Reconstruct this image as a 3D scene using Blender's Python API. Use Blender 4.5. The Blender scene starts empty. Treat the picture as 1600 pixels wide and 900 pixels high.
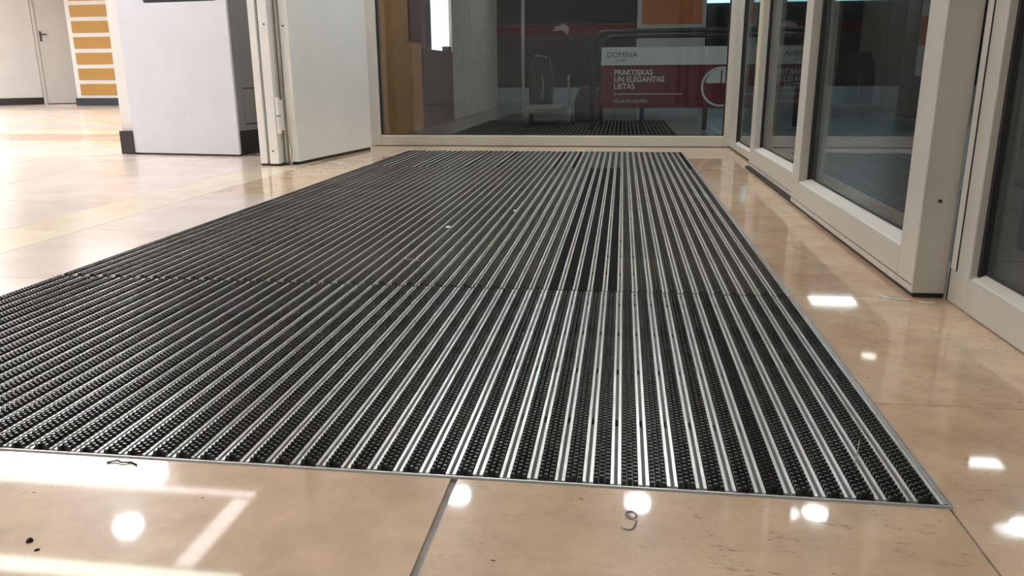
import bpy, bmesh, math, random
from mathutils import Matrix, Vector
C = bpy.context.scene.collection
random.seed(7)

# ---------------------------------------------------------------- camera
def unit(v): return Vector(v).normalized()
PITCH, YAW, ROLL, FPX = 0.264338854, -0.137380382, -0.00704825820, 1232.78
cy, sy, cp, sp = math.cos(YAW), math.sin(YAW), math.cos(PITCH), math.sin(PITCH)
FWD = Vector((sy*cp, cy*cp, -sp)); R0 = Vector((cy, -sy, 0)); U0 = R0.cross(FWD)
cr, sr = math.cos(ROLL), math.sin(ROLL)
RIGHT = cr*R0 + sr*U0; UP = -sr*R0 + cr*U0
cam_data = bpy.data.cameras.new('camera'); cam = bpy.data.objects.new('camera', cam_data); C.objects.link(cam)
m = Matrix((RIGHT, UP, -FWD)).transposed().to_4x4(); m.translation = (0, 0, 0.5); cam.matrix_world = m
cam_data.sensor_width = 36; cam_data.lens = FPX/1600*36; cam_data.clip_start = 0.02; cam_data.clip_end = 100
bpy.context.scene.camera = cam

# ---------------------------------------------------------------- world, exposure
w = bpy.data.worlds.new('night'); bpy.context.scene.world = w; w.use_nodes = True
bg = w.node_tree.nodes['Background']; bg.inputs[0].default_value = (0.35, 0.5, 0.75, 1); bg.inputs[1].default_value = 0.02
vs = bpy.context.scene.view_settings
vs.view_transform = 'Standard'; vs.look = 'None'; vs.exposure = 1.27; vs.gamma = 1; vs.use_curve_mapping = False
CEIL = 2.5
L_SPOT, L_HALL, L_STRIP, L_BLOCK, L_OUT = 70, 7.4, 3.2, 8, 11

# ---------------------------------------------------------------- materials
def new_mat(name):
    m = bpy.data.materials.new(name); m.use_nodes = True
    return m, m.node_tree.nodes, m.node_tree.links, m.node_tree.nodes['Principled BSDF']
def mat(name, col, rough=0.5, metal=0.0, spec=0.5, vary=0.06, scale=8, bump=0.0, bscale=200, rvary=0.08):
    m, N, L, P = new_mat(name)
    P.inputs['Metallic'].default_value = metal
    P.inputs['Specular IOR Level'].default_value = spec
    tc = N.new('ShaderNodeTexCoord'); n = N.new('ShaderNodeTexNoise'); n.inputs['Scale'].default_value = scale; n.inputs['Detail'].default_value = 5
    L.new(tc.outputs['Object'], n.inputs['Vector'])
    r = N.new('ShaderNodeMapRange'); L.new(n.outputs['Fac'], r.inputs['Value'])
    r.inputs['From Min'].default_value = .3; r.inputs['From Max'].default_value = .7
    r.inputs['To Min'].default_value = 1-vary; r.inputs['To Max'].default_value = 1+vary
    mx = N.new('ShaderNodeVectorMath'); mx.operation = 'SCALE'; mx.inputs[0].default_value = col[:3]
    L.new(r.outputs[0], mx.inputs['Scale']); L.new(mx.outputs[0], P.inputs['Base Color'])
    r2 = N.new('ShaderNodeMapRange'); L.new(n.outputs['Fac'], r2.inputs['Value'])
    r2.inputs['From Min'].default_value = .3; r2.inputs['From Max'].default_value = .7
    r2.inputs['To Min'].default_value = max(0.02, rough-rvary*rough); r2.inputs['To Max'].default_value = rough+rvary*rough
    L.new(r2.outputs[0], P.inputs['Roughness'])
    if bump:
        b = N.new('ShaderNodeBump'); b.inputs['Strength'].default_value = bump; b.inputs['Distance'].default_value = 0.001
        n2 = N.new('ShaderNodeTexNoise'); n2.inputs['Scale'].default_value = bscale; L.new(tc.outputs['Object'], n2.inputs['Vector'])
        L.new(n2.outputs['Fac'], b.inputs['Height']); L.new(b.outputs[0], P.inputs['Normal'])
    return m
def emit(name, col, s):
    m = bpy.data.materials.new(name); m.use_nodes = True; N = m.node_tree.nodes; N.clear()
    e = N.new('ShaderNodeEmission'); o = N.new('ShaderNodeOutputMaterial'); e.inputs[0].default_value = (*col, 1); e.inputs[1].default_value = s
    m.node_tree.links.new(e.outputs[0], o.inputs[0]); return m
def stone(name, c1, c2, c3, rough, speck=0.5):
    m, N, L, P = new_mat(name)
    geo = N.new('ShaderNodeNewGeometry'); oi = N.new('ShaderNodeObjectInfo')
    add = N.new('ShaderNodeVectorMath'); add.operation = 'ADD'
    sc = N.new('ShaderNodeMath'); sc.operation = 'MULTIPLY'; sc.inputs[1].default_value = 40; L.new(oi.outputs['Random'], sc.inputs[0])
    L.new(geo.outputs['Position'], add.inputs[0]); L.new(sc.outputs[0], add.inputs[1])
    n1 = N.new('ShaderNodeTexNoise'); n1.inputs['Scale'].default_value = 2.6; n1.inputs['Detail'].default_value = 6; n1.inputs['Roughness'].default_value = .6; n1.inputs['Distortion'].default_value = .6
    L.new(add.outputs[0], n1.inputs['Vector'])
    cr = N.new('ShaderNodeValToRGB'); L.new(n1.outputs['Fac'], cr.inputs[0])
    cr.color_ramp.elements[0].position = .3; cr.color_ramp.elements[0].color = (*c1, 1)
    cr.color_ramp.elements[1].position = .7; cr.color_ramp.elements[1].color = (*c2, 1)
    # fine grain
    n2 = N.new('ShaderNodeTexNoise'); n2.inputs['Scale'].default_value = 38; n2.inputs['Detail'].default_value = 8; n2.inputs['Roughness'].default_value = .7
    mp = N.new('ShaderNodeMapping'); mp.inputs['Scale'].default_value = (1, 2.2, 1); L.new(add.outputs[0], mp.inputs[0]); L.new(mp.outputs[0], n2.inputs['Vector'])
    r2 = N.new('ShaderNodeValToRGB'); L.new(n2.outputs['Fac'], r2.inputs[0]); r2.color_ramp.elements[0].position = .26; r2.color_ramp.elements[1].position = .42
    r2.color_ramp.elements[0].color = (1, 1, 1, 1); r2.color_ramp.elements[1].color = (0, 0, 0, 1)
    n3 = N.new('ShaderNodeTexNoise'); n3.inputs['Scale'].default_value = 4; L.new(add.outputs[0], n3.inputs['Vector'])
    r3 = N.new('ShaderNodeMapRange'); r3.inputs['From Min'].default_value = .42; r3.inputs['From Max'].default_value = .62; L.new(n3.outputs['Fac'], r3.inputs['Value'])
    mu = N.new('ShaderNodeMath'); mu.operation = 'MULTIPLY'; L.new(r2.outputs[0], mu.inputs[0]); L.new(r3.outputs[0], mu.inputs[1])
    mu2 = N.new('ShaderNodeMath'); mu2.operation = 'MULTIPLY'; mu2.inputs[1].default_value = speck; L.new(mu.outputs[0], mu2.inputs[0])
    mx = N.new('ShaderNodeMixRGB'); L.new(mu2.outputs[0], mx.inputs[0]); L.new(cr.outputs[0], mx.inputs[1]); mx.inputs[2].default_value = (*c3, 1)
    # small brown pits
    vo = N.new('ShaderNodeTexVoronoi'); vo.inputs['Scale'].default_value = 34; vo.inputs['Randomness'].default_value = 1; L.new(mp.outputs[0], vo.inputs['Vector'])
    ps_ = N.new('ShaderNodeMapRange'); ps_.inputs['From Min'].default_value = .07; ps_.inputs['From Max'].default_value = .13; ps_.inputs['To Min'].default_value = 1; ps_.inputs['To Max'].default_value = 0; L.new(vo.outputs['Distance'], ps_.inputs['Value'])
    nn = N.new('ShaderNodeTexNoise'); nn.inputs['Scale'].default_value = 9; L.new(add.outputs[0], nn.inputs['Vector'])
    pr = N.new('ShaderNodeMapRange'); pr.inputs['From Min'].default_value = .55; pr.inputs['From Max'].default_value = .62; L.new(nn.outputs['Fac'], pr.inputs['Value'])
    pm = N.new('ShaderNodeMath'); pm.operation = 'MULTIPLY'; L.new(ps_.outputs[0], pm.inputs[0]); L.new(pr.outputs[0], pm.inputs[1])
    pq = N.new('ShaderNodeMath'); pq.operation = 'MULTIPLY'; pq.inputs[1].default_value = speck*1.2; L.new(pm.outputs[0], pq.inputs[0]); pq.use_clamp = True
    # broad darker clouds
    nb = N.new('ShaderNodeTexNoise'); nb.inputs['Scale'].default_value = 11; nb.inputs['Detail'].default_value = 7; nb.inputs['Roughness'].default_value = .65; L.new(add.outputs[0], nb.inputs['Vector'])
    rb = N.new('ShaderNodeMapRange'); rb.inputs['From Min'].default_value = .35; rb.inputs['From Max'].default_value = .65; rb.inputs['To Min'].default_value = 1-.17*speck; rb.inputs['To Max'].default_value = 1+.08*speck; L.new(nb.outputs['Fac'], rb.inputs['Value'])
    mxc = N.new('ShaderNodeVectorMath'); mxc.operation = 'SCALE'; L.new(mx.outputs[0], mxc.inputs[0]); L.new(rb.outputs[0], mxc.inputs['Scale'])
    mx2 = N.new('ShaderNodeMixRGB'); L.new(pq.outputs[0], mx2.inputs[0]); L.new(mxc.outputs[0], mx2.inputs[1]); mx2.inputs[2].default_value = (*[v*.6 for v in c3], 1); mx = mx2
    # per tile tone
    r4 = N.new('ShaderNodeMapRange'); r4.inputs['To Min'].default_value = .95; r4.inputs['To Max'].default_value = 1.04; L.new(oi.outputs['Random'], r4.inputs['Value'])
    vm = N.new('ShaderNodeVectorMath'); vm.operation = 'SCALE'; L.new(mx.outputs[0], vm.inputs[0]); L.new(r4.outputs[0], vm.inputs['Scale'])
    L.new(vm.outputs[0], P.inputs['Base Color'])
    rr = N.new('ShaderNodeMapRange'); rr.inputs['To Min'].default_value = rough*.6; rr.inputs['To Max'].default_value = rough*1.5; L.new(n1.outputs['Fac'], rr.inputs['Value'])
    L.new(rr.outputs[0], P.inputs['Roughness'])
    # broad soft haze of worn polish under the clear surface
    P.inputs['Specular IOR Level'].default_value = .36; P.inputs['Coat Weight'].default_value = 0.35; P.inputs['Coat Roughness'].default_value = 0.26
    bp = N.new('ShaderNodeBump'); bp.inputs['Strength'].default_value = .008; bp.inputs['Distance'].default_value = .002
    n5 = N.new('ShaderNodeTexNoise'); n5.inputs['Scale'].default_value = 5; L.new(geo.outputs['Position'], n5.inputs['Vector']); L.new(n5.outputs['Fac'], bp.inputs['Height']); L.new(bp.outputs[0], P.inputs['Normal'])
    return m
def glass_mat(name, tint=(0.80, 0.83, 0.82)):
    m = bpy.data.materials.new(name); m.use_nodes = True; N = m.node_tree.nodes; L = m.node_tree.links; N.clear()
    o = N.new('ShaderNodeOutputMaterial'); t = N.new('ShaderNodeBsdfTransparent'); g = N.new('ShaderNodeBsdfGlossy'); x = N.new('ShaderNodeMixShader'); fr = N.new('ShaderNodeFresnel')
    t.inputs[0].default_value = (*tint, 1); g.inputs['Roughness'].default_value = 0.015; fr.inputs[0].default_value = 1.5
    tc = N.new('ShaderNodeTexCoord'); n = N.new('ShaderNodeTexNoise'); n.inputs['Scale'].default_value = 3; L.new(tc.outputs['Object'], n.inputs['Vector'])
    r = N.new('ShaderNodeMapRange'); r.inputs['To Min'].default_value = .01; r.inputs['To Max'].default_value = .03; L.new(n.outputs['Fac'], r.inputs['Value']); L.new(r.outputs[0], g.inputs['Roughness'])
    geo = N.new('ShaderNodeNewGeometry'); ir = N.new('ShaderNodeMapRange'); L.new(geo.outputs['Backfacing'], ir.inputs['Value'])   # thin pane: no refraction, same reflectance on both faces
    ir.inputs['To Min'].default_value = 1.5; ir.inputs['To Max'].default_value = 1/1.5; L.new(ir.outputs[0], fr.inputs[0])
    L.new(fr.outputs[0], x.inputs[0]); L.new(t.outputs[0], x.inputs[1]); L.new(g.outputs[0], x.inputs[2]); L.new(x.outputs[0], o.inputs[0])
    return m
M = {}
M['tile'] = stone('tan_stone', (.66, .44, .275), (.80, .61, .425), (.26, .16, .10), .04, .95)
M['tile_pale'] = stone('pale_stone', (.70, .57, .50), (.78, .68, .61), (.55, .40, .33), .17, .15)
M['tile_cream'] = stone('cream_stone', (.78, .65, .47), (.84, .73, .56), (.6, .45, .33), .17, .15)
M['tile_pink'] = stone('pink_stone', (.62, .36, .27), (.72, .46, .36), (.5, .3, .25), .17, .15)
M['tile_out'] = stone('outdoor_stone', (.10, .10, .10), (.16, .16, .155), (.06, .06, .06), .3, .3)
M['grout'] = mat('grout', (.46, .45, .44), .7, vary=.2, scale=30)
M['grout_dark'] = mat('well_floor', (.05, .048, .045), .9)
M['alu'] = mat('satin_aluminium', (.90, .90, .89), .30, .72, vary=.05, scale=20)
M['alu_dusty'] = mat('dusty_aluminium', (.66, .65, .60), .42, .5, vary=.10, scale=6)
M['alu_dull'] = mat('dull_aluminium', (.62, .62, .61), .42, 1.0, vary=.12, scale=15)
M['channel'] = mat('dusty_channel', (.20, .195, .18), .55, .3, vary=.2, scale=25)
M['rubber'] = mat('black_rubber', (.040, .038, .035), .32, 0, .6, vary=.6, scale=9, rvary=.15)
M['rubber_worn'] = mat('worn_rubber', (.090, .085, .070), .32, 0, .6, vary=.5, scale=5)
M['carpet'] = mat('black_carpet', (.009, .009, .009), .9, 0, .1, vary=.4, scale=300)
M['carpet_near'] = mat('worn_black_carpet', (.032, .030, .029), .7, 0, .3, vary=.4, scale=40)
M['frame'] = mat('beige_powder_coat', (.52, .50, .445), .42, vary=.05, scale=5)
M['frame_edge'] = mat('beige_powder_coat_light', (.70, .69, .63), .35, vary=.03, scale=5)  # paler coat holds the highlight of the beads; also colours the joint cover
M['white'] = mat('white_lacquer', (.87, .86, .82), .35, vary=.03, scale=3)
M['wall'] = mat('white_plaster', (.80, .78, .76), .7, vary=.03, scale=3)
M['ceiling'] = mat('ceiling_white', (.82, .80, .77), .8, vary=.02)
M['gasket'] = mat('black_gasket', (.015, .015, .017), .5)
M['glass'] = glass_mat('window_glass')
M['glass_dark'] = glass_mat('window_glass_tinted', (.72, .75, .75))
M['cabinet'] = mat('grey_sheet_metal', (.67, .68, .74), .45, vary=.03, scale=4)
M['cabinet_side'] = mat('mid_grey_metal', (.22, .22, .225), .5, vary=.05)  # shading of the cabinet side put into a darker grey; also colours the jamb groove
M['black'] = mat('black_plastic', (.015, .014, .015), .5)
M['base'] = mat('dark_skirting', (.03, .027, .028), .35, vary=.15)
M['base2'] = mat('slate_skirting', (.035, .04, .055), .35, vary=.15)
M['amber'] = mat('amber_tile_glaze', (.50, .28, .07), .3, vary=.05, scale=3)
M['door_grey'] = mat('pale_door', (.60, .57, .53), .4, vary=.02)
M['dark_metal'] = mat('dark_metal', (.05, .045, .045), .35, .6)
M['orange_wood'] = mat('orange_wood', (.62, .27, .06), .45, vary=.12, scale=6)
M['brown'] = mat('brown_panel', (.13, .06, .045), .5, vary=.1)
M['grey_panel'] = mat('grey_panel', (.66, .58, .50), .5, vary=.1)
M['red_paint'] = mat('red_print', (.13, .012, .024), .4, vary=.05)
M['white_paint'] = mat('white_print', (.56, .60, .60), .4, vary=.03)
M['grey_paint'] = mat('grey_print', (.05, .05, .055), .4)
M['car_red'] = mat('car_red', (.22, .008, .012), .2, 0, .7)
M['car_dark'] = mat('car_dark', (.010, .011, .015), .3)
M['lamp_glass'] = mat('headlight_glass', (.75, .60, .58), .15)
M['orange_print'] = mat('orange_print', (.62, .16, .03), .4)
M['blue_grey'] = mat('blue_grey_plaster', (.32, .42, .46), .7)
M['slate'] = mat('slate_metal', (.03, .033, .038), .4, .4)
M['steel'] = mat('trolley_steel', (.55, .55, .54), .35, .8)
M['purple'] = mat('purple_fabric', (.08, .06, .08), .8)
M['wire'] = mat('beige_cable', (.35, .31, .27), .5)
M['grey_cable'] = mat('grey_cable', (.2, .2, .19), .5)
M['plastic_white'] = mat('white_plastic', (.85, .85, .85), .3)
M['clear_plastic'] = mat('clear_plastic', (.8, .82, .82), .1, 0, .8)
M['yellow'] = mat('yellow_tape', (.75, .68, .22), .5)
M['crumb'] = mat('crumb', (.72, .62, .45), .8)
M['crumb_dark'] = mat('dark_crumb', (.03, .02, .015), .8)
M['sealant'] = mat('grey_sealant', (.34, .31, .29), .6)
M['wheel'] = mat('grey_rubber', (.22, .24, .22), .6)
M['spot_e'] = emit('downlight_glow', (.95, .98, 1), L_SPOT)
M['hall_e'] = emit('panel_glow', (.96, .97, 1), L_HALL)
M['strip_e'] = emit('strip_glow', (1, .93, .95), L_STRIP)
M['band_e'] = emit('band_glow', (.93, 1, .90), L_STRIP*1.4)
M['block_e'] = emit('block_glow', (1, .97, 1), L_BLOCK)
M['out_e'] = emit('canopy_glow', (.95, .98, 1), L_OUT)
M['tube_e'] = emit('tube_glow', (.82, .92, 1), 1.1)
M['sky_e'] = emit('lightbox_glow', (.55, .85, .95), 0.9)
M['screen_e'] = emit('screen_glow', (.13, .10, .26), .6)
M['dim_e'] = emit('soft_glow', (1, .9, .8), 9)

# ---------------------------------------------------------------- geometry helpers
class MB:
    def __init__(s, X=None): s.v = []; s.f = []; s.X = X
    def add(s, vs, fs):
        k = len(s.v)
        for p in vs:
            p = Vector(p); s.v.append(tuple(s.X @ p) if s.X is not None else tuple(p))
        s.f += [tuple(k+i for i in f) for f in fs]; return s
    def box(s, x0, x1, y0, y1, z0, z1):
        return s.add([(x0,y0,z0),(x1,y0,z0),(x1,y1,z0),(x0,y1,z0),(x0,y0,z1),(x1,y0,z1),(x1,y1,z1),(x0,y1,z1)],
                     [(0,3,2,1),(4,5,6,7),(0,1,5,4),(1,2,6,5),(2,3,7,6),(3,0,4,7)])
    def prism(s, poly, a0, a1, axis='y'):
        n = len(poly); P = {'y': lambda p, a: (p[0], a, p[1]), 'x': lambda p, a: (a, p[0], p[1]), 'z': lambda p, a: (p[0], p[1], a)}[axis]
        return s.add([P(p, a0) for p in poly]+[P(p, a1) for p in poly],
                     [tuple(range(n)), tuple(range(2*n-1, n-1, -1))]+[(i, (i+1) % n, n+(i+1) % n, n+i) for i in range(n)])
    def cyl(s, c, r, h, axis='z', n=20, r2=None):
        r2 = r if r2 is None else r2; vs = []
        for k, (rr, a) in enumerate(((r, 0), (r2, h))):
            for i in range(n):
                t = 2*math.pi*i/n; u, v = rr*math.cos(t), rr*math.sin(t)
                vs.append({'z': (c[0]+u, c[1]+v, c[2]+a), 'y': (c[0]+u, c[1]+a, c[2]+v), 'x': (c[0]+a, c[1]+u, c[2]+v)}[axis])
        return s.add(vs, [tuple(range(n))[::-1], tuple(range(n, 2*n))]+[(i, (i+1) % n, n+(i+1) % n, n+i) for i in range(n)])
    def tube(s, pts, r, n=8):
        pts = [Vector(p) for p in pts]; vs = []; fs = []
        for i, p in enumerate(pts):
            d = (pts[min(i+1, len(pts)-1)]-pts[max(i-1, 0)]).normalized()
            a = d.orthogonal().normalized() if i == 0 else (pa - d*pa.dot(d)).normalized()
            pa = a; b = d.cross(a)
            vs += [p+r*(math.cos(2*math.pi*j/n)*a+math.sin(2*math.pi*j/n)*b) for j in range(n)]
        for i in range(len(pts)-1):
            fs += [(i*n+j, i*n+(j+1) % n, (i+1)*n+(j+1) % n, (i+1)*n+j) for j in range(n)]
        fs += [tuple(range(n))[::-1], tuple((len(pts)-1)*n+j for j in range(n))]
        return s.add(vs, fs)
    def mesh(s, name):
        me = bpy.data.meshes.new(name); me.from_pydata(s.v, [], s.f)
        bm = bmesh.new(); bm.from_mesh(me); bmesh.ops.recalc_face_normals(bm, faces=bm.faces); bm.to_mesh(me); bm.free()
        return me
def wloc(o):
    v = Vector((0, 0, 0))
    while o: v += o.location; o = o.parent
    return v
def obj(name, mb, m, parent=None, bevel=0, smooth=False, label=None, base=None):
    me = mb.mesh(name); me.materials.append(m)
    o = bpy.data.objects.new(name, me); C.objects.link(o)
    if parent is not None:
        o.parent = parent; me.transform(Matrix.Translation(-wloc(parent)))
    elif me.vertices:
        xs = [v.co for v in me.vertices]; b = Vector(((min(v.x for v in xs)+max(v.x for v in xs))/2, (min(v.y for v in xs)+max(v.y for v in xs))/2, min(v.z for v in xs)))
        me.transform(Matrix.Translation(-b)); o.location = b
    if smooth:
        for p in me.polygons: p.use_smooth = True
        me.set_sharp_from_angle(angle=math.radians(40))
    if bevel:
        bv = o.modifiers.new('bevel', 'BEVEL'); bv.width = bevel; bv.segments = 2; bv.limit_method = 'ANGLE'; bv.harden_normals = False
    if label: o['label'] = label
    return o
def tag(o, label, cat, group=None, kind=None):
    o['label'] = label; o['category'] = cat
    if group: o['group'] = group
    if kind: o['kind'] = kind
    return o
def empty(name, loc, label, cat, group=None, kind=None):
    o = bpy.data.objects.new(name, None); C.objects.link(o); o.location = loc; o.empty_display_size = .1
    return tag(o, label, cat, group, kind)
def copy(o, parent, loc=None):
    c = o.copy(); C.objects.link(c); c.parent = parent
    if loc is not None: c.location = loc
    return c

# ---------------------------------------------------------------- large structure: floor with tiles
MX0, MX1, MY0, MY1 = -1.452, 0.400, 0.897, 5.327      # mat well
mb = MB()
mb.box(-14, MX0, -3, 15.6, -.06, -.004); mb.box(MX1, .82, -3, 5.80, -.06, -.004)
mb.box(MX0, MX1, -3, MY0, -.06, -.004); mb.box(MX0, MX1, MY1, 5.80, -.06, -.004)
floor = obj('floor', mb, M['grout']); tag(floor, 'polished tan and pink stone tile floor around the recessed mat', 'floor', kind='structure')
obj('mat_well', MB().box(MX0, MX1, MY0, MY1, -.06, -.022), M['grout_dark'], floor, label='dark recess under the entrance mats')
def tile(x0, x1, y0, y1, m='tile', g=.0012):
    g0 = g if isinstance(g, tuple) else (g, g, g, g)
    obj('tile', MB().box(x0+g0[0], x1-g0[1], y0+g0[2], y1-g0[3], -.006, 0), M[m], floor)
g = .001
# between mat and glazed doors
ys = [-.68, -.05, .58, 1.21, 1.842, 2.47, 3.10, 3.73, 4.36, 4.99, 5.35]
for a, b in zip(ys[:-1], ys[1:]):
    tile(MX1, .82, a, b, 'tile', (.0005, 0, g, g))
tile(MX1, .82, 5.35, 5.80)
# in front of the mat
for a, b in ((-.68, .26), (.26, MY0)):
    tile(-1.4, -.2, a, b, 'tile', (g, .0045, g, .0))
    tile(-.2, MX1, a, b, 'tile', (.0045, .0035, g, .0))
    tile(-1.805, -1.4, a, b, 'tile', (g, g, g, 0))
# strip left of the mat
ys2 = [MY0, 1.79, 2.42, 3.26, 4.07, 4.70, 5.80]
for a, b in zip(ys2[:-1], ys2[1:]): tile(-1.805, MX0, a, b, 'tile' if b > 4 else 'tile_pale', (.0015, .0005, g, g))
tile(MX0, -.8, MY1, 5.80); tile(-.8, -.2, MY1, 5.80); tile(-.2, MX1, MY1, 5.80)
# cream border band, then the hall field
yb = [-1.2, 0, 1.2, 2.4, 3.4, 4.4, 5.4, 5.98]
for a, b in zip(yb[:-1], yb[1:]): tile(-2.07, -1.805, a, b, 'tile_cream', (g, .0015, g, g))
rows = [(-1.2, 0, 'tile_pale'), (0, 1.2, 'tile_pale'), (1.2, 2.1, 'tile_pale'), (2.1, 3.0, 'tile_pale'), (3.0, 3.9, 'tile_pale'), (3.9, 4.8, 'tile_pale'), (4.8, 5.70, 'tile_pale'), (5.70, 5.98, 'tile_cream'),
        (5.98, 6.75, 'tile_pink'), (6.75, 7.3, 'tile_cream'), (7.3, 8.6, 'tile_pale'), (8.6, 9.3, 'tile_cream'), (9.3, 10.5, 'tile_pale'), (10.5, 11.8, 'tile_cream'), (11.8, 13.1, 'tile_pale'), (13.1, 15.6, 'tile_pale')]
for a, b, mm in rows:
    xs = -2.07 if b < 5.8 else -3.3
    n = 0
    while xs > -13.9:
        x0 = max(-14, xs-(.9 if b < 6 else 1.3)); tile(x0, xs, a, b, mm); xs = x0; n += 1

obj_out = obj('ground_outside', MB().box(-6, 12, 5.80, 24, -.05, -.004).box(.82, 12, -3, 5.80, -.05, -.004), M['grout_dark'])
tag(obj_out, 'dark grey tiled pavement outside the glass', 'ground', kind='structure')
for i in range(8):
    for j in range(12):
        x0 = -1.9+i*.9; y0 = 5.86+j*.9
        if x0+.9 < 5.4: obj('tile', MB().box(x0+.004, x0+.896, y0+.004, y0+.896, -.006, 0), M['tile_out'], obj_out)
for i in range(3):
    for j in range(7):
        x0 = .86+i*.9; y0 = -.45+j*.9
        obj('tile', MB().box(x0+.004, x0+.896, y0+.004, min(y0+.896, 5.855), -.006, 0), M['tile_out'], obj_out)

ceil = obj('ceiling', MB().box(-14.1, .85, -3.1, 5.85, CEIL, CEIL+.1).box(-14.1, -3.235, 5.85, 15.7, CEIL, CEIL+.1), M['ceiling']); tag(ceil, 'plain white ceiling over the entrance hall', 'ceiling', kind='structure')
canopy = obj('canopy', MB().box(-3.2, 8, 5.86, 13.5, CEIL+.01, CEIL+.12).box(.86, 8, -3, 5.86, CEIL+.01, CEIL+.12), M['slate']); tag(canopy, 'dark canopy over the pavement outside', 'canopy', kind='structure')

def wall(name, label, *boxes, m='wall'):
    mb = MB()
    for b in boxes: mb.box(*b)
    return tag(obj(name, mb, M[m]), label, 'wall', kind='structure')
wall('wall_front', 'white wall behind the viewpoint', (-14.1, .85, -3.1, -3, 0, CEIL))
wall('wall_left', 'white wall at the far left of the hall', (-14.1, -14, -3, 15.6, 0, CEIL))
wall('wall_middle', 'white pier and partition behind the grey cabinet', (-3.315, -3.235, 4.975, 15.6, 0, CEIL), (-3.235, -1.82, 5.82, 5.90, 0, CEIL))
wall('wall_back', 'white wall at the far end of the hall', (-14, -3.315, 15.5, 15.6, 0, CEIL))
wall('wall_header', 'beige lintel above the glazing', (-1.82, .80, 5.70, 5.78, 2.3, CEIL), (.735, .80, -3, 5.70, 2.3, CEIL), m='frame')
# skirting on the pier end
bp = obj('baseboard_pier', MB().box(-3.322, -3.228, 4.945, 5.6, 0.003, .155), M['base'], bevel=.004); tag(bp, 'black skirting block at foot of white pier beside grey cabinet', 'skirting', kind='structure')
# angled wall with door far left
A, B, D = Vector((-13.6, 12.2, 0)), Vector((-11.18, 14.45, 0)), Vector((-10.3, 14.95, 0))
def seg(P, Q, t=.12):
    d = (Q-P).normalized(); return Matrix.Translation(P) @ Matrix(((d.x, -d.y, 0, 0), (d.y, d.x, 0, 0), (0, 0, 1, 0), (0, 0, 0, 1))), (Q-P).length
X1, l1 = seg(Vector((-11.60, 13.78, 0)), Vector((-11.18, 14.42, 0)))
tag(obj('wall_angled', MB(X1).box(0, l1, 0, .12, 0, CEIL), M['wall']), 'white angled wall left of the far door', 'wall', kind='structure')
tag(obj('baseboard_angled', MB(X1).box(-.01, l1, -.015, 0, 0, .13), M['base'], bevel=.003), 'black skirting on angled wall left of far door', 'skirting', kind='structure')
X0, l0 = seg(Vector((-14, 13.60, 0)), Vector((-11.60, 13.78, 0)))
tag(obj('wall_side', MB(X0).box(0, l0, 0, .12, 0, CEIL), M['wall']), 'white wall stub at left picture edge', 'wall', kind='structure')
tag(obj('baseboard_side', MB(X0).box(0, l0, -.015, 0, 0, .13), M['base'], bevel=.003), 'black skirting at far left picture edge', 'skirting', kind='structure')
X2, l2 = seg(Vector((-11.16, 14.44, 0)), Vector((-9.9, 15.2, 0)))
d4 = empty('door_4', (-11.16, 14.44, 0), 'pale grey far door with dark lever handle', 'door', kind='structure')
obj('leaf', MB(X2).box(.03, .95, .01, .06, .015, 2.05), M['door_grey'], d4, bevel=.003)
obj('door_frame', MB(X2).box(-.02, .03, -.01, .10, 0, 2.11).box(.95, 1.05, -.01, .10, 0, 2.11).box(.03, .95, -.01, .10, 2.05, 2.11), M['door_grey'], d4)
obj('handle', MB(X2).box(.07, .105, -.005, .01, 1.17, 1.36).tube([(.088, 0, 1.30), (.088, -.05, 1.30), (.20, -.05, 1.30)], .011), M['dark_metal'], d4, label='dark lever handle on a long plate')
tag(obj('wall_over', MB(X2).box(-.02, 1.4, .0, .12, 2.12, CEIL).box(1.05, 1.5, 0, .12, 0, 2.12), M['wall']), 'white wall around the far door', 'wall', kind='structure')
# amber tiled pillar
pil = empty('tiled_pillar', (-9.5, 13.9, 0), 'white pillar faced with amber tiles beside far door', 'pillar', kind='structure')
obj('pillar_core', MB().box(-9.93, -9.0, 13.70, 14.3, 0, CEIL), M['wall'], pil)
obj('plinth', MB().box(-9.96, -8.97, 13.68, 14.33, 0.002, .135), M['base2'], pil, bevel=.004, label='dark slate skirting')
proto = None
for k in range(9):
    z = .185+k*.272
    if z+.2 > CEIL: break
    if proto is None: proto = obj('tile', MB().box(-9.84, -9.12, 13.685, 13.702, z, z+.2), M['amber'], pil, bevel=.004, label='amber glazed tile')
    else:
        c = copy(proto, pil, (0, 0, k*.272))
# ---------------------------------------------------------------- back window
w1 = empty('window_1', (-.5, 5.74, 0), 'large fixed shop window straight ahead behind the mat', 'window', kind='structure')
obj('bottom_rail', MB().box(-1.75, .70, 5.70, 5.78, 0.004, .070), M['frame'], w1, bevel=.003)
obj('sill_bead', MB().box(-1.75, .70, 5.705, 5.735, .0705, .078), M['frame_edge'], w1)
obj('stile', MB().box(-1.825, -1.75, 5.70, 5.78, 0.004, 2.3), M['frame'], w1, bevel=.003)
obj('stile', MB().box(.70, .775, 5.70, 5.78, 0.004, 2.3), M['frame'], w1, bevel=.003)
obj('top_rail', MB().box(-1.75, .70, 5.70, 5.78, 2.23, 2.3), M['frame'], w1, bevel=.003)
obj('gasket', MB().box(-1.75, -1.742, 5.705, 5.735, .078, 2.23).box(.692, .70, 5.705, 5.735, .078, 2.23).box(-1.742, .692, 5.708, 5.735, .078, .082), M['gasket'], w1)
obj('pane', MB().box(-1.75, .70, 5.738, 5.744, .07, 2.23), M['glass'], w1, label='clear pane reflecting the hall')
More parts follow.
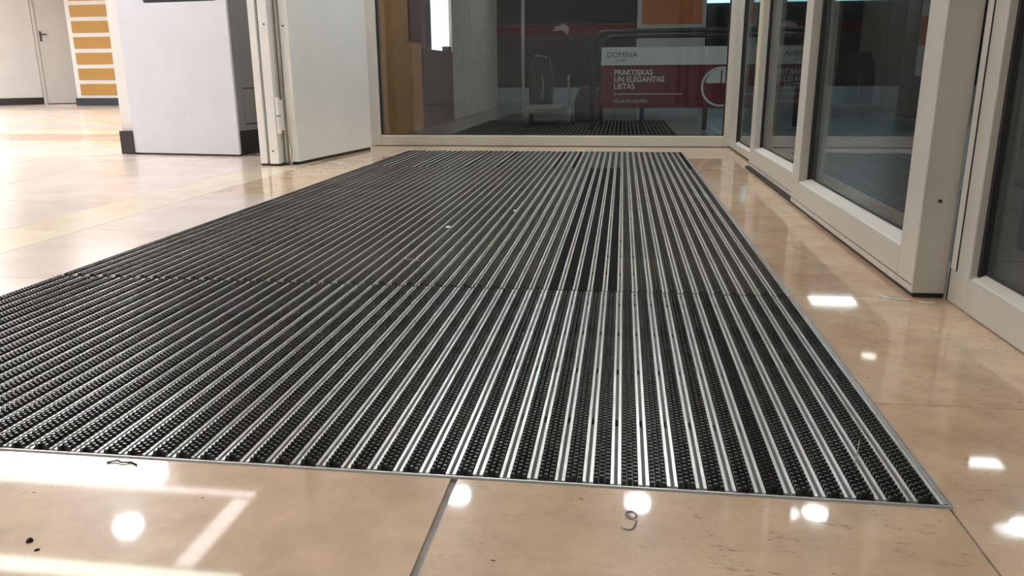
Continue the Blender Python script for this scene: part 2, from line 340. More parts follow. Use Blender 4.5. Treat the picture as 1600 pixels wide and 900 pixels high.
# ---------------------------------------------------------------- right glazing: panel in plane x, running along y
def panel(t, xf, th, y0, y1, near, far, zb, z1=2.3, rec=.045, z0=.012, glass='glass_dark', bead=True):
    obj('stile', MB().box(xf, xf+th, y0, y0+near, z0, z1), M['frame'], t, bevel=.003)
    obj('stile', MB().box(xf, xf+th, y1-far, y1, z0, z1), M['frame'], t, bevel=.003)
    obj('bottom_rail', MB().box(xf, xf+th, y0+near, y1-far, z0, zb), M['frame'], t, bevel=.002)
    obj('top_rail', MB().box(xf, xf+th, y0+near, y1-far, z1-.1, z1), M['frame'], t, bevel=.002)
    # glazing bead with a sloping top
    if bead: obj('glazing_bead', MB().prism([(xf+.002, zb+.0005), (xf+rec-.002, zb+.0005), (xf+rec-.002, zb+.014), (xf+.008, zb+.004)], y0+near, y1-far, 'y'), M['frame_edge'], t, label='pale sloping bead')
    gx = xf+rec
    obj('gasket', MB().box(gx-.014, gx-.001, y1-far-.012, y1-far, zb, z1-.1).box(gx-.006, gx-.001, y0+near, y0+near+.01, zb, z1-.1).box(gx-.004, gx-.001, y0+near, y1-far, zb+.015, zb+.02), M['gasket'], t)
    obj('pane', MB().box(gx, gx+.006, y0+near, y1-far, zb, z1-.1), M[glass], t, label='dark reflective pane')
d3 = empty('door_3', (.70, 2.53, 0), 'nearest glazed sliding door leaf standing proud, with broad end face', 'door', kind='structure')
panel(d3, .664, .074, 1.842, 3.205, .105, .11, .100)
obj('seam', MB().box(.6632, .6642, 1.845, 3.20, .030, .0315), M['gasket'], d3)
obj('screw', MB().cyl((.700, 1.838, .224), .004, .006, 'y', 10), M['dark_metal'], d3, label='small dark screw in the end face')
d2 = empty('door_2', (.72, 3.84, 0), 'second glazed sliding door leaf beyond the nearest', 'door', kind='structure')
panel(d2, .690, .060, 3.222, 4.46, .06, .12, .108)
obj('seam', MB().box(.6892, .6902, 3.225, 4.455, .030, .0315), M['gasket'], d2)
obj('edge_strip', MB().box(.6882, .6902, 4.39, 4.412, .42, 1.6), M['yellow'], d2, label='thin yellow strip of tape')  # narrow strip coloured yellow on the far stile
w2 = empty('window_2', (.75, 5.1, 0), 'narrow fixed pane in the far right corner', 'window', kind='structure')
panel(w2, .735, .06, 4.30, 5.70, .12, .32, .055, rec=.02)
w3 = empty('window_3', (.77, .9, 0), 'glazed sidelight at right picture edge, in front of door leaf', 'window', kind='structure')
panel(w3, .738, .06, -.4, 1.832, .1, .095, .072, rec=.03, z0=.002)
obj('cover_strip', MB().box(.7365, .738, 1.80, 1.829, .076, 2.3), M['frame_edge'], w3, label='flaking joint cover')
obj('seam', MB().box(.7360, .738, 1.797, 1.8, .076, 2.3).box(.737, .7385, 1.829, 1.834, .002, 2.3), M['gasket'], w3)
# rest of right side behind camera
wall('wall_right', 'beige wall behind the viewpoint at right', (.738, .80, -3, -.4, 0, 2.3), m='frame')
tr = obj('trim_1', MB().box(.672, .735, 1.85, 4.455, 0.0005, .011), M['gasket']); tag(tr, 'dark floor track under the sliding door leaves', 'track', kind='structure')
tr = obj('trim_2', MB().box(.7385, .79, 1.84, 4.29, 0, .06), M['frame']); tag(tr, 'beige sill behind the sliding door leaves', 'sill', kind='structure')
# ---------------------------------------------------------------- white jamb and open leaf, left
j = empty('door_frame', (-2.0, 4.40, 0), 'white double door jamb standing between grey cabinet and open white leaf', 'door frame', kind='structure')
obj('jamb', MB().box(-2.066, -2.024, 4.36, 4.50, .012, CEIL), M['white'], j, bevel=.003)
obj('groove', MB().box(-2.024, -2.000, 4.385, 4.49, .012, CEIL), M['cabinet_side'], j, label='dark recessed groove')
obj('jamb', MB().box(-2.000, -1.945, 4.34, 4.50, .012, CEIL), M['white'], j, bevel=.003)
obj('rebate', MB().box(-1.945, -1.918, 4.40, 4.50, .012, CEIL), M['frame'], j)
obj('slit', MB().box(-1.934, -1.930, 4.398, 4.402, .012, CEIL), M['gasket'], j)
obj('screw', MB().cyl((-1.967, 4.337, .776), .005, .006, 'y', 10), M['dark_metal'], j)
obj('screw', MB().cyl((-1.975, 4.337, .085), .005, .006, 'y', 10), M['dark_metal'], j)
obj('stud', MB().cyl((-2.038, 4.354, .40), .005, .01, 'y', 10), M['plastic_white'], j)
obj('foot_plate', MB().box(-2.06, -1.94, 4.36, 4.49, 0.0005, .012), M['gasket'], j)
LX = Matrix.Translation((-1.914, 4.425, 0)) @ Matrix.Rotation(math.radians(-7.0), 4, 'Z')
d1 = empty('door_1', (-1.88, 4.425, 0), 'open white lacquered door leaf hinged on the jamb', 'door', kind='structure')
obj('leaf', MB(LX).box(0, .062, 0, 1.0, .018, 2.25), M['white'], d1, bevel=.003)
obj('edge_strip', MB(LX).box(0.002, .058, -.008, 0, .018, 2.25), M['white'], d1, bevel=.002)
obj('screw', MB(LX).cyl((.026, -.013, .77), .005, .006, 'y', 10), M['dark_metal'], d1)
hg = obj('hinge', MB().cyl((-1.932, 4.352, .185), .0125, .095, 'z', 14).cyl((-1.932, 4.352, .285), .0125, .10, 'z', 14).box(-1.944, -1.920, 4.352, 4.405, .20, .37), M['white'], d1, smooth=True)
obj('hinge_ring', MB().cyl((-1.932, 4.352, .28), .013, .005, 'z', 14), M['dark_metal'], hg)
obj('seal', MB(LX).box(.01, .055, .01, .99, .001, .0185), M['gasket'], d1)  # black strip standing in for the shade in the gap under the leaf
pts = [(-1.921, 4.40, .55), (-1.920, 4.398, .37), (-1.913, 4.395, .25), (-1.898, 4.392, .16), (-1.885, 4.392, .09), (-1.888, 4.392, .05), (-1.898, 4.394, .02), (-1.908, 4.396, .006)]
tag(obj('wire', MB().tube(pts, .0028, 8), M['wire'], smooth=True), 'thin beige wire hanging in the gap beside the hinge', 'cable')

# ---------------------------------------------------------------- grey cabinet
KX = Matrix.Translation((-3.228, 4.955, 0)) @ Matrix.Rotation(math.radians(-7.0), 4, 'Z')
K = empty('kiosk_cabinet', (-2.8, 5.15, 0), 'pale grey sheet metal cabinet with dark screen beside white pier', 'cabinet')
W = .795
scr = [(.19, .985), (.20, .958), (.215, .952), (.715, .952), (.73, .958), (.74, .985), (.74, 1.25), (.19, 1.25)]
obj('front_panel', MB(KX).box(0, W, 0, .02, .012, .952).box(0, .19, 0, .02, .952, 1.25).box(.74, W, 0, .02, .952, 1.25).box(0, W, 0, .02, 1.25, 1.45), M['cabinet'], K)
obj('screen_corner', MB(KX).prism([(.19, .952), (.205, .952), (.19, .977)], 0, .02, 'y').prism([(.74, .952), (.74, .977), (.725, .952)], 0, .02, 'y'), M['cabinet'], K)
s_ = obj('screen', MB(KX).box(.19, .74, .012, .03, .952, 1.25), M['black'], K, label='dark recessed screen')
obj('display', MB(KX).box(.42, .66, .009, .0118, .966, 1.24), M['screen_e'], s_, label='dim violet display')
obj('side_panel', MB(KX).box(W-.012, W, .02, .5, .16, 1.45), M['cabinet_side'], K)
obj('body', MB(KX).box(0.002, W-.012, .03, .5, .16, 1.45), M['cabinet_side'], K)
obj('top', MB(KX).box(0, W, 0, .5, 1.45, 1.465), M['cabinet'], K)
obj('plinth', MB(KX).box(0.01, W-.04, .05, .5, .0, .16), M['black'], K, label='open black plinth')
h_ = obj('hatch', MB(KX).box(W, W+.003, .10, .34, .205, .42), M['cabinet_side'], K)
obj('hatch_gap', MB(KX).box(W, W+.004, .10, .34, .423, .429).box(W, W+.004, .10, .34, .196, .202).box(W, W+.0035, .34, .345, .2, .425), M['black'], K)
for u, z in ((.02, .79), (.09, .235), (.43, .235), (.76, .235), (.77, .79)):
    obj('screw', MB(KX).cyl((u+.02, -.003, z), .006, .004, 'y', 10), M['plastic_white'], K)
obj('foot_strip', MB(KX).box(0, W, .004, .022, 0, .012), M['black'], K)  # dark shadow below the front panel, drawn as a black strip
pc = empty('power_cable', (-2.3, 4.95, 0), 'grey cable with white plug on floor beside grey cabinet', 'cable')
obj('cord', MB().tube([(-2.42, 5.05, .012), (-2.36, 4.93, .006), (-2.27, 4.88, .006), (-2.18, 4.87, .007), (-2.10, 4.92, .006), (-2.07, 5.05, .006)], .006, 8), M['grey_cable'], pc, smooth=True)
obj('plug', MB().box(-2.22, -2.13, 4.965, 4.99, .055, .072).box(-2.20, -2.16, 4.96, 4.995, .0, .055), M['plastic_white'], pc, bevel=.004)

# ---------------------------------------------------------------- mats
NP = 52; X0, X1m = MX0+.004, MX1-.005; P = (X1m-X0)/NP
def rail_mb(L):
    mb = MB()
    h = .0066; c = .0025
    mb.box(-h, -c, 0, L, -.016, 0.0); mb.box(c, h, 0, L, -.016, 0.0)
    y = 0.0; step = .212; sl = .022
    while y < L:
        e = min(y+step-sl, L); mb.box(-c, c, y, e, -.016, -.009); y += step
    return mb
def nub_mb(L, kind):
    mb = MB(); w = P-.0134; n = 3; hw = w/2
    mb.box(-hw, hw, 0, L, -.018, -.0045)
    if kind == 'carpet':
        mb.box(-hw+.0005, hw-.0005, 0, L, -.0045, .0006); return mb
    py = .0100; cw = w/n
    for i in range(n):
        y = .002+(py/2 if i % 2 else 0)
        x = -hw+cw*(i+.5)
        while y+py*.7 < L:
            a, b = cw*.46, py*.30; t = .62; zc = .0046; yc = y+b
            mb.add([(x-a, yc-b, -.0045), (x+a, yc-b, -.0045), (x+a, yc+b, -.0045), (x-a, yc+b, -.0045),
                    (x-a*t, yc-b*t, zc), (x+a*t, yc-b*t, zc), (x+a*t, yc+b*t, zc), (x-a*t, yc+b*t, zc)],
                   [(4,5,6,7),(0,1,5,4),(1,2,6,5),(2,3,7,6),(3,0,4,7)])
            y += py
    return mb
def make_mat(y0, y1, label, dark, nub_m, rnd, off=0, dark_nubs=False):
    L = y1-y0
    t = empty('entrance_mat', ((X0+X1m)/2, y0, -.022), label, 'mat', 'entrance mat sections laid end to end')
    def mesh(mb, m):
        me = mb.mesh('strip'); me.materials.append(m); return me
    rm = mesh(rail_mb(L), M['alu'] if dark_nubs else M['alu_dusty']); rm.name = 'rail'; rm.materials.append(M['channel'])
    for p in rm.polygons[12:]: p.material_index = 1
    nm = mesh(nub_mb(L, 'nub'), nub_m); nm.name = 'rubber_insert'; cm = mesh(nub_mb(L, 'nub' if dark_nubs else 'carpet'), M['carpet_near' if dark_nubs else 'carpet']); cm.name = 'carpet_insert'
    tx, ty, tz = t.location
    for k in range(NP):
        xc = X0+P*(k+.5)
        c_ = k in dark
        o = bpy.data.objects.new('carpet_insert' if c_ else 'rubber_insert', cm if c_ else nm); C.objects.link(o); o.parent = t
        o.location = (xc-tx, rnd*random.uniform(-.003, .003), -tz+random.uniform(-.0004, .0003))
        if c_: o['label'] = 'matt black insert'
        if k < NP-1:
            r = bpy.data.objects.new('rail', rm); C.objects.link(r); r.parent = t
            r.location = (xc+P/2-tx+off, rnd*random.uniform(0, .003), -tz+random.uniform(-.0003, .0003))
    obj('edge_rail', MB().box(X0, X0+.004, y0, y1, -.018, 0), M['alu'], t); obj('edge_rail', MB().box(X1m-.0045, X1m, y0, y1, -.018, 0), M['alu'], t)
    obj('cross_bar', MB().box(X0, X1m, y0+.01, y0+.03, -.022, -.0185).box(X0, X1m, y1-.03, y1-.01, -.022, -.0185), M['channel'], t)
    return t
make_mat(.9055, 1.818, 'nearest entrance mat section with studded black inserts and bright aluminium rails', {46}, M['rubber'], 1, dark_nubs=True)
make_mat(1.829, 4.343, 'longest entrance mat section in the middle, with five plain black inserts side by side', {36, 37, 38, 39, 40}, M['rubber_worn'], 1, .0012)
make_mat(4.351, 5.322, 'farthest entrance mat section lying against the shop window end', {0, 3, 4, 8, 9, 10, 16, 21, 30, 33, 51}, M['rubber_worn'], 1)
fr = floor
obj('mat_frame_bar', MB().box(MX0, MX1, MY0, MY0+.0035, -.02, .0015).box(MX0, MX1, MY0+.0035, MY0+.008, -.02, -.001), M['alu_dull'], fr, bevel=.0006, label='front bar facing the viewer')
obj('mat_frame_bar', MB().box(MX1-.0045, MX1-.001, MY0+.008, MY1-.004, -.02, .0008), M['alu_dull'], fr)
obj('mat_frame_bar', MB().box(MX0+.0002, MX0+.0035, MY0+.008, MY1-.004, -.02, .0005), M['gasket'], fr, label='dark left edge bar')
obj('mat_frame_bar', MB().box(MX0, MX1, MY1-.004, MY1, -.02, .0005), M['alu_dull'], fr)
sm = obj('sealant_bead', MB().box(MX1-.001, MX1+.0035, MY0, MY1, -.004, .0004).box(MX0, MX1, MY0-.003, MY0-.0002, -.004, .0004), M['sealant'], fr)

# ---------------------------------------------------------------- ceiling lights
def disc_light(x, y, r, m, label, group, z=CEIL):
    t = empty('downlight', (x, y, z-.012), label, 'lamp', group)
    mb = MB(); n = 28
    vs = []; fs = []
    for i in range(n):
        a = 2*math.pi*i/n
        for rr, zz in ((r, -.004), (r+.025, -.012), (r+.03, 0), (r, 0)): vs.append((x+rr*math.cos(a), y+rr*math.sin(a), z+zz-.0005))
    for i in range(n):
        k = (i+1) % n
        for q in range(4): fs.append((i*4+q, k*4+q, k*4+(q+1) % 4, i*4+(q+1) % 4))
    mb.add(vs, fs); obj('ring', mb, M['white'], t)
    obj('diffuser', MB().cyl((x, y, z-.006), r, .004, 'z', 28), m, t)
for (x, y), nm in zip(((-3.30, 4.43), (-1.12, 5.12), (.19, 5.17), (-1.0, 3.6), (.19, 3.6), (-.5, -1.2)),
                     ('near the grey cabinet', 'above the left end of the shop window', 'above the right end of the shop window', 'above the left half of the middle mat', 'above the right half of the middle mat', 'behind the viewpoint')):
    disc_light(x, y, .082, M['spot_e'], 'round white ceiling downlight '+nm, 'round ceiling downlights inside')  # the pair over the middle mat is added to brighten the white leaf
for (x, y), mm, nm in (((1.43, 5.21), 'spot_e', 'nearest the door leaves'), ((2.80, 5.2), 'spot_e', 'farther right of the door leaves'), ((.13, 8.4), 'dim_e', 'beyond the shop window'), ((1.7, 1.2), 'spot_e', 'beside the sidelight'), ((4.6, 4.6), 'spot_e', 'nearest the grey outside wall'), ((-.75, 7.0), 'spot_e', 'above the outdoor mat'), ((-.75, 10.6), 'spot_e', 'before the low wall'), ((1.6, 10.6), 'spot_e', 'between the poster stand and the white column'), ((2.75, 8.6), 'dim_e', 'far beyond the door leaves')):
    disc_light(x, y, .08, M[mm], 'round downlight in the outside canopy '+nm, 'round downlights under the canopy', CEIL+.01)  # lamps by sidelight, outside wall, outdoor mat, low wall and column are added fill
def panel_light(x0, x1, y0, y1, m, label, group, z=CEIL, name='ceiling_light'):
    t = empty(name, ((x0+x1)/2, (y0+y1)/2, z-.02), label, 'lamp', group)
    obj('housing', MB().box(x0-.015, x0, y0-.015, y1+.015, z-.02, z-.0005).box(x1, x1+.015, y0-.015, y1+.015, z-.02, z-.0005).box(x0, x1, y0-.015, y0, z-.02, z-.0005).box(x0, x1, y1, y1+.015, z-.02, z-.0005), M['white'], t)
    obj('diffuser', MB().box(x0, x1, y0, y1, z-.014, z-.004), m, t)
panel_light(2.60, 3.18, 10.56, 10.98, M['out_e'], 'rectangular light panel far under the outside canopy', 'rectangular panels under the canopy', CEIL+.01)
panel_light(2.78, 3.04, 6.03, 6.20, M['out_e'], 'short rectangular light panel under the outside canopy', 'rectangular panels under the canopy', CEIL+.01)
panel_light(-4.97, -3.40, 4.99, 5.50, M['block_e'], 'bright rectangular light panel in hall ceiling left of the pier', 'hall ceiling panels')
panel_light(-4.97, -2.60, 4.875, 4.955, M['strip_e'], 'slim crosswise light strip in ceiling over grey cabinet', 'slim ceiling light strips', name='strip_lamp')
panel_light(-2.735, -2.60, 4.02, 4.845, M['strip_e'], 'slim lengthwise light strip in ceiling over grey cabinet', 'slim ceiling light strips', name='strip_lamp')
panel_light(-5.2, -2.25, 3.84, 3.99, M['band_e'], 'long greenish white crosswise light strip in hall ceiling', 'slim ceiling light strips', name='strip_lamp')
for i, x in enumerate((-4.6, -7.2, -9.8, -12.3)):  # panel grid added to make the hall bright
    for jj, y in enumerate((-1, 1.6, 7.6, 10.2, 12.8)):
        if (i, jj) in ((2, 4), (1, 4)): continue
        panel_light(x-.6, x+.6, y-.3, y+.3, M['hall_e'], 'white ceiling light panel, %s from entrance, %s' % (('first', 'second', 'third', 'fourth')[i], ('row behind viewpoint', 'row level with near mat', 'first row past cabinet', 'second row past cabinet', 'row before far door')[jj]), 'hall ceiling panels')

# ---------------------------------------------------------------- outside: neighbour wall at left
wo = tag(obj('orange_wall', MB().box(-2.05, -1.90, 5.90, 7.60, 0, CEIL), M['orange_wood']), 'orange panelled wall just outside the left end of shop window', 'wall', kind='structure')
wp = tag(obj('plinth', MB().box(-2.10, -1.89, 7.64, 8.98, 0, .745), M['brown'], bevel=.004), 'dark brown plinth under the bright tube lights outside', 'plinth')
tag(obj('niche_wall', MB().box(-2.4, -2.2, 7.62, 9.02, 0, CEIL), M['brown']), 'grey wall behind the bright tube lights outside', 'wall', kind='structure')
wg = empty('grey_wall', (-1.97, 10.6, 0), 'grey panelled wall outside beyond the brown plinth', 'wall', kind='structure')
for k in range(3): obj('panel', MB().box(-2.05, -1.90, 9.03+k*1.1, 10.1+k*1.1, 0, CEIL), M['grey_panel'], wg, bevel=.01)
lt = empty('tube_light', (-1.97, 8.55, .8), 'pair of bright vertical tube lights above brown plinth outside', 'lamp')
obj('tube', MB().cyl((-1.96, 8.52, .748), .055, 1.55, 'z', 18), M['tube_e'], lt, smooth=True); obj('tube', MB().cyl((-1.96, 8.88, .80), .055, 1.5, 'z', 18), M['tube_e'], lt, smooth=True)
obj('holder', MB().box(-2.07, -1.90, 8.80, 8.96, .747, .80), M['dark_metal'], lt)
tag(obj('red_notice', MB().box(-1.8995, -1.885, 7.15, 7.58, .80, 1.4), M['red_paint']), 'red upright notice at the end of orange wall outside', 'sign')
# outside mat
om = empty('outdoor_mat', (-.5, 6.3, 0), 'dark ribbed mat outside beyond the shop window', 'mat')
obj('base', MB().box(-1.47, .45, 6.2, 8.9, .0005, .006), M['carpet'], om)
mb = MB()
for k in range(52): mb.box(-1.46+k*.0365, -1.452+k*.0365, 6.21, 8.89, .006, .009)
o = obj('rail', mb, M['channel'], om); o['kind'] = 'stuff'
wall('wall_outside_near', 'pale grey wall outside the sidelight at right', (2.6, 2.75, -3, 3.1, 0, CEIL), m='grey_panel')  # added pale wall, brightens the view through the sidelight
wall('wall_outside', 'grey plaster wall far right outside', (6.2, 6.35, -3, 13, 0, CEIL), m='grey_panel')  # added wall that catches canopy light behind the right glazing
# trolley bay with sign
tb = empty('trolley_bay', (.35, 7.3, 0), 'rounded tube rail with red and white advertising board outside window', 'sign')
pts = [(-.27, 7.33, 0), (-.27, 7.33, .72)]
for k in range(1, 9):
    a = math.pi/2*k/8; pts.append((-.27+.13*(1-math.cos(a)), 7.33, .72+.13*math.sin(a)))
pts += [(1.5, 7.33, .85)]
for k in range(1, 9):
    a = math.pi/2*k/8; pts.append((1.5+.13*math.sin(a), 7.33, .72+.13*math.cos(a)))
pts += [(1.63, 7.33, 0)]
obj('hoop', MB().tube(pts, .022, 10), M['slate'], tb, smooth=True)
obj('hoop', MB().tube([(p[0]*.94+.05, 7.75, p[2]*.97) for p in pts], .02, 10), M['slate'], tb, smooth=True)
bd = obj('board', MB().box(-.197, .90, 7.285, 7.305, .195, .716), M['red_paint'], tb)
obj('header', MB().box(-.197, .893, 7.281, 7.285, .562, .714), M['white_paint'], bd)
obj('bracket', MB().box(-.27, -.19, 7.305, 7.325, .44, .47).box(-.27, -.19, 7.305, 7.325, .25, .28), M['slate'], tb)
obj('foot', MB().box(.15, .19, 7.285, 7.32, 0, .195).box(.70, .74, 7.285, 7.32, 0, .195), M['slate'], tb)
def text(body, x, z, size, m, y, parent, name='lettering', sx=1.0, bold=.0):
    cu = bpy.data.curves.new('t', 'FONT'); cu.body = body; cu.size = size; cu.extrude = .0008; cu.offset = bold
    to = bpy.data.objects.new('t', cu); C.objects.link(to); bpy.context.view_layer.update()
    me = bpy.data.meshes.new_from_object(to.evaluated_get(bpy.context.evaluated_depsgraph_get())); bpy.data.objects.remove(to)
    me.transform(Matrix.Translation((x, y, z)) @ Matrix.Rotation(math.pi/2, 4, 'X') @ Matrix.Diagonal((sx, 1, 1, 1)))
    me.transform(Matrix.Translation(-wloc(parent))); me.materials.clear(); me.materials.append(m)
    o = bpy.data.objects.new(name, me); C.objects.link(o); o.parent = parent; return o
text('DOMINA', -.150, .628, .066, M['grey_paint'], 7.2795, bd, sx=1.0)
text('SHOPPING', -.075, .594, .022, M['grey_paint'], 7.2795, bd, sx=.95)
text('PRAKTISKAS', -.083, .478, .066, M['white_paint'], 7.2835, bd, bold=.0015, sx=.93)
text('UN ELEGANTAS', -.083, .420, .066, M['white_paint'], 7.2835, bd, bold=.0015, sx=.93)
text('LIETAS', -.083, .360, .066, M['white_paint'], 7.2835, bd, bold=.0015, sx=.93)
text('KĀ JAUNS CENTRS', -.083, .240, .038, M['white_paint'], 7.2835, bd, sx=.93)
obj('rule', MB().box(-.083, .52, 7.2825, 7.2852, .312, .318), M['white_paint'], bd)
# round emblem cut off by the board's right edge
cx, cz, XE = .845, .375, .893
mb = MB(); n = 48
for i in range(n):
    a0, a1 = 2*math.pi*i/n, 2*math.pi*(i+1)/n
    q = [(cx+r*math.cos(a), cz+r*math.sin(a)) for r, a in ((.170, a0), (.170, a1), (.152, a1), (.152, a0))]
    q = [(min(u, XE), v) for u, v in q]
    if max(u for u, v in q)-min(u for u, v in q) > 1e-4: mb.prism(q, 7.2822, 7.285, 'y')
obj('emblem_ring', mb, M['white_paint'], bd)
po = [(cx+.13*math.cos(math.pi*i/24), cz+.03+.12*math.sin(math.pi*i/24)) for i in range(25)]
obj('emblem_dome', MB().prism([(min(u, XE), v) for u, v in po if u <= XE or True][::1], 7.2824, 7.285, 'y'), M['white_paint'], bd)
obj('emblem_stem', MB().box(cx-.006, cx+.006, 7.281, 7.2823, cz+.03, cz+.14), M['grey_paint'], bd)
# poster stand
ps = empty('poster_stand', (.49, 9.05, 0), 'orange poster with white border standing behind the rounded rail', 'sign')
obj('frame', MB().box(.13, .85, 9.0, 9.06, .56, 1.75), M['white_paint'], ps, bevel=.005)
obj('poster', MB().box(.175, .805, 8.995, 9.0, 1.005, 1.70), M['orange_print'], ps)
obj('lower_panel', MB().box(.16, .82, 9.01, 9.05, 0, .56), M['blue_grey'], ps)
ps2 = empty('poster_column', (3.35, 9.6, 0), 'square white column with orange band seen through nearest door leaf', 'column')
obj('column_body', MB().box(3.15, 3.55, 9.5, 9.9, 0, CEIL), M['slate'], ps2)
obj('white_panel', MB().box(3.17, 3.53, 9.49, 9.5, .45, .77).box(3.17, 3.53, 9.49, 9.5, 1.08, 1.5), M['white_paint'], ps2)
obj('orange_panel', MB().box(3.17, 3.53, 9.49, 9.5, .77, 1.08), M['orange_print'], ps2)
# luggage trolley
lt = empty('platform_trolley', (-.8, 8.3, 0), 'steel platform trolley with tall pole and white castors outside window', 'trolley')
obj('pole', MB().cyl((-.98, 8.0, .06), .017, 1.6, 'z', 12), M['steel'], lt, smooth=True)
obj('deck', MB().box(-.96, -.62, 7.98, 8.5, .16, .185).box(-.93, -.60, 7.975, 7.985, .185, .20), M['steel'], lt)
obj('lip', MB().prism([(-.62, .16), (-.54, .22), (-.53, .24), (-.62, .19)], 7.98, 8.5, 'y'), M['steel'], lt)
obj('post', MB().cyl((-.53, 8.0, .2), .013, .28, 'z', 10), M['steel'], lt, smooth=True)
for x in (-.95, -.52):
    for y in (8.02, 8.45):
        cst = obj('castor', MB().cyl((x-.014, y, .05), .05, .028, 'x', 16), M['wheel'], lt, smooth=True)
        obj('fork', MB().box(x-.02, x+.02, y-.012, y+.012, .09, .16), M['steel'], cst)
bg_ = empty('bag', (-.82, 8.2, .186), 'black bag with pale strap standing on trolley deck', 'bag')
obj('bag_body', MB().prism([(-.93, .187), (-.72, .187), (-.70, .45), (-.74, .66), (-.88, .68), (-.94, .5)], 8.1, 8.35, 'y'), M['black'], bg_, bevel=.02)
obj('strap', MB().tube([(-.80, 8.085, .25), (-.79, 8.08, .38), (-.80, 8.085, .48)], .007, 6), M['steel'], bg_)
bg2 = obj('sack', MB().prism([(-.50, .0), (-.22, .0), (-.20, .2), (-.28, .36), (-.44, .37), (-.51, .22)], 8.6, 8.9, 'y'), M['purple'], bevel=.03); tag(bg2, 'dark purple sack on the pavement behind the rounded rail', 'bag')
for o in (tb, lt, bg_, bg2): o.location.z += .0095      # these stand on the outdoor mat
# low wall, car and lightbox far outside
lw = empty('low_wall', (0, 12.6, 0), 'low blue-grey wall with dark louvres far outside', 'wall', kind='structure')
obj('parapet', MB().box(-3.2, 6, 12.5, 12.7, 0, .30), M['blue_grey'], lw)
for k in range(9): obj('louvre', MB().box(-3.2, 6, 12.52+.0*k, 12.56, .345+k*.045, .365+k*.045), M['slate'], lw)
for k in range(4): obj('post', MB().box(-2.2+k*2.2, -2.14+k*2.2, 12.57, 12.62, .30, .78), M['slate'], lw)
car = empty('car', (-.9, 15, 0), 'red car parked far outside behind dark louvres', 'car')
prof = [(13.0, .35), (13.0, 1.12), (13.08, 1.25), (13.5, 1.30), (14.0, 1.33), (15.1, 2.0), (17.0, 2.05), (17.4, 1.5), (17.5, .4)]
obj('body', MB().prism(prof[:5]+[(17.4, 1.36), (17.5, .4)], -2.7, 1.2, 'x'), M['car_red'], car, bevel=.06)
obj('cabin', MB().prism([(13.7, 1.30), (14.8, 2.0), (17.0, 2.05), (17.35, 1.30)], -2.5, 1.0, 'x'), M['car_dark'], car, bevel=.05)
obj('bumper', MB().box(-2.72, 1.22, 12.9, 13.02, .33, 1.10), M['car_dark'], car, bevel=.03)
obj('bumper_bar', MB().box(-2.6, 1.1, 12.86, 12.9, .74, .78), M['slate'], car)
for x in (-1.0, .85): obj('headlight', MB().prism([(x-.12, 1.15), (x-.08, 1.22), (x+.06, 1.26), (x+.14, 1.2), (x+.12, 1.08), (x+.05, 1.16), (x-.04, 1.16)], 12.97, 13.08, 'y'), M['lamp_glass'], car)
for x in (-2.6, .85):
    for y in (13.6, 16.6): obj('wheel', MB().cyl((x, y, .35), .35, .25, 'x', 20), M['gasket'], car)
lb = empty('lightbox', (0, 17.9, 1.5), 'pale blue lit fascia strip far outside beyond the car', 'sign')
obj('fascia', MB().box(-4, 8, 18.0, 18.1, 1.93, 2.3), M['sky_e'], lb)
obj('housing', MB().box(-4.05, 8.05, 18.1, 18.2, 0, 2.4), M['slate'], lb)

# ---------------------------------------------------------------- small litter
def bit(name, x, y, r, m, label, cat, z=0.0, flat=.5, group=None):
    mb = MB(); n = 7; vs = [(x, y, z+r*flat)]; ring = []
    for i in range(n):
        a = 2*math.pi*i/n; q = r*random.uniform(.7, 1.15); vs.append((x+q*math.cos(a), y+q*math.sin(a), z))
        vs.append((x+q*.7*math.cos(a), y+q*.7*math.sin(a), z+r*flat*.7))
    fs = [tuple(1+2*i for i in range(n))]
    for i in range(n):
        k = (i+1) % n; fs += [(1+2*i, 1+2*k, 2+2*k, 2+2*i), (2+2*i, 2+2*k, 0)]
    mb.add(vs, fs); return tag(obj(name, mb, m), label, cat, group)
bit('crumb', .638, 1.603, .006, M['crumb'], 'pale crumb on floor between mat and nearest door leaf', 'crumb')
bit('crumb', .690, 1.589, .004, M['crumb'], 'tiny crumb between the two paler crumbs near the sidelight', 'crumb')
bit('crumb', .717, 1.560, .005, M['crumb'], 'pale crumb closest to the sidelight rail', 'crumb')
bit('crumb', -.642, .697, .005, M['crumb_dark'], 'dark round crumb on floor at lower left', 'crumb', flat=.8)
bit('crumb', -.622, .682, .003, M['crumb_dark'], 'tiny dark speck beside the dark round crumb', 'crumb')
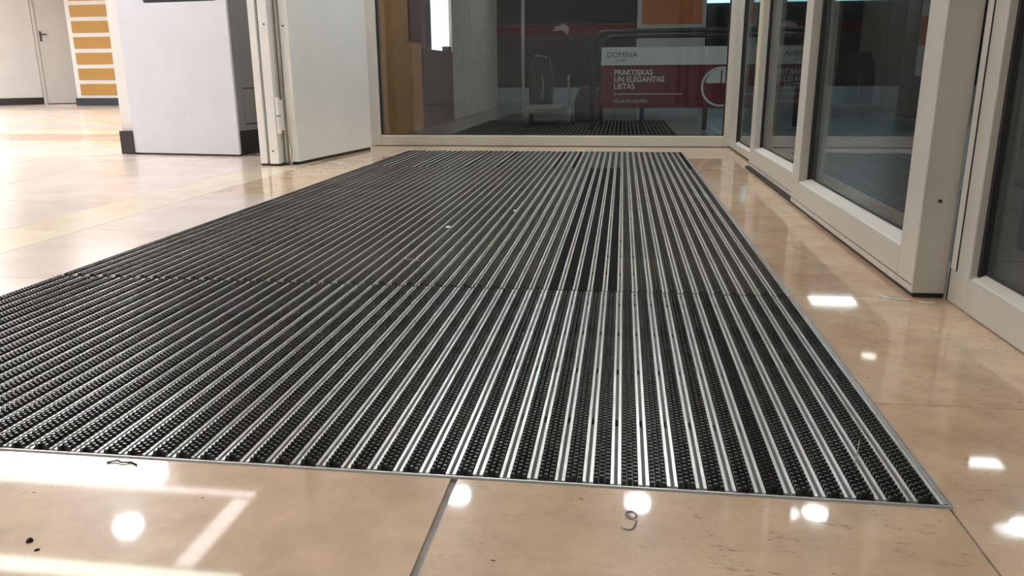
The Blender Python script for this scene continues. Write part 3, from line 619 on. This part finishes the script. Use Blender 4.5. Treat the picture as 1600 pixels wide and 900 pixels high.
bit('pebble', -.569, 2.568, .012, M['plastic_white'], 'white paper scrap on middle mat section', 'litter', .003)
bit('pebble', -.389, 2.92, .010, M['plastic_white'], 'white scrap on middle mat farther right', 'litter', .003)
bit('pebble', -1.446, 3.021, .010, M['steel'], 'grey scrap at the left edge of the middle mat', 'litter', .003)
tag(obj('twig', MB().tube([(-.60, 2.09, .004), (-.565, 2.08, .005), (-.545, 2.075, .004)], .0016, 6), M['steel']), 'thin pale twig on middle mat near the joint', 'litter')
tag(obj('twig', MB().tube([(.315, .99, .004), (.330, 1.03, .005), (.340, 1.06, .004)], .0009, 6), M['steel']), 'thin pale scratch of straw on near mat at right', 'litter')
fp = empty('plastic_fragment', (.63, 1.825, 0), 'broken clear plastic strip under corner of nearest door leaf', 'litter')
obj('strip', MB().prism([(.598, 1.852), (.612, 1.825), (.655, 1.818), (.657, 1.824), (.617, 1.832), (.604, 1.857)], .0005, .003, 'z'), M['clear_plastic'], fp)
obj('strip', MB().prism([(.612, 1.834), (.64, 1.828), (.645, 1.845), (.62, 1.85)], .0005, .0015, 'z'), M['sealant'], fp)
tag(obj('plastic_fragment', MB().prism([(.668, 1.805), (.69, 1.797), (.706, 1.806), (.700, 1.812), (.688, 1.803), (.672, 1.812)], .0005, .003, 'z'), M['clear_plastic']), 'small clear plastic chip below the end face of the door leaf', 'litter')
pts = [(.0235+.0065*math.cos(t), .834+.008*math.sin(t), 0) for t in [2.6-.5*k for k in range(13)]]
pts += [(.0285+.0008*k-.0003*k*k, .828-.0045*k, 0) for k in range(1, 6)] + [(.022, .803, 0), (.015, .804, 0), (.012, .807, 0)]
tag(obj('sealant_mark', MB().tube([(x, y, .0003) for x, y, z in pts], .0014, 6), M['sealant']), 'grey curl of dried sealant on the tile below the mat', 'mark')

tag(obj('lint', MB().tube([(-.672, .878, .001), (-.660, .884, .002), (-.652, .879, .002), (-.640, .883, .001), (-.628, .877, .001)], .0012, 6), M['crumb_dark']), 'dark wisp of lint against the front bar of the mat, at left', 'litter')
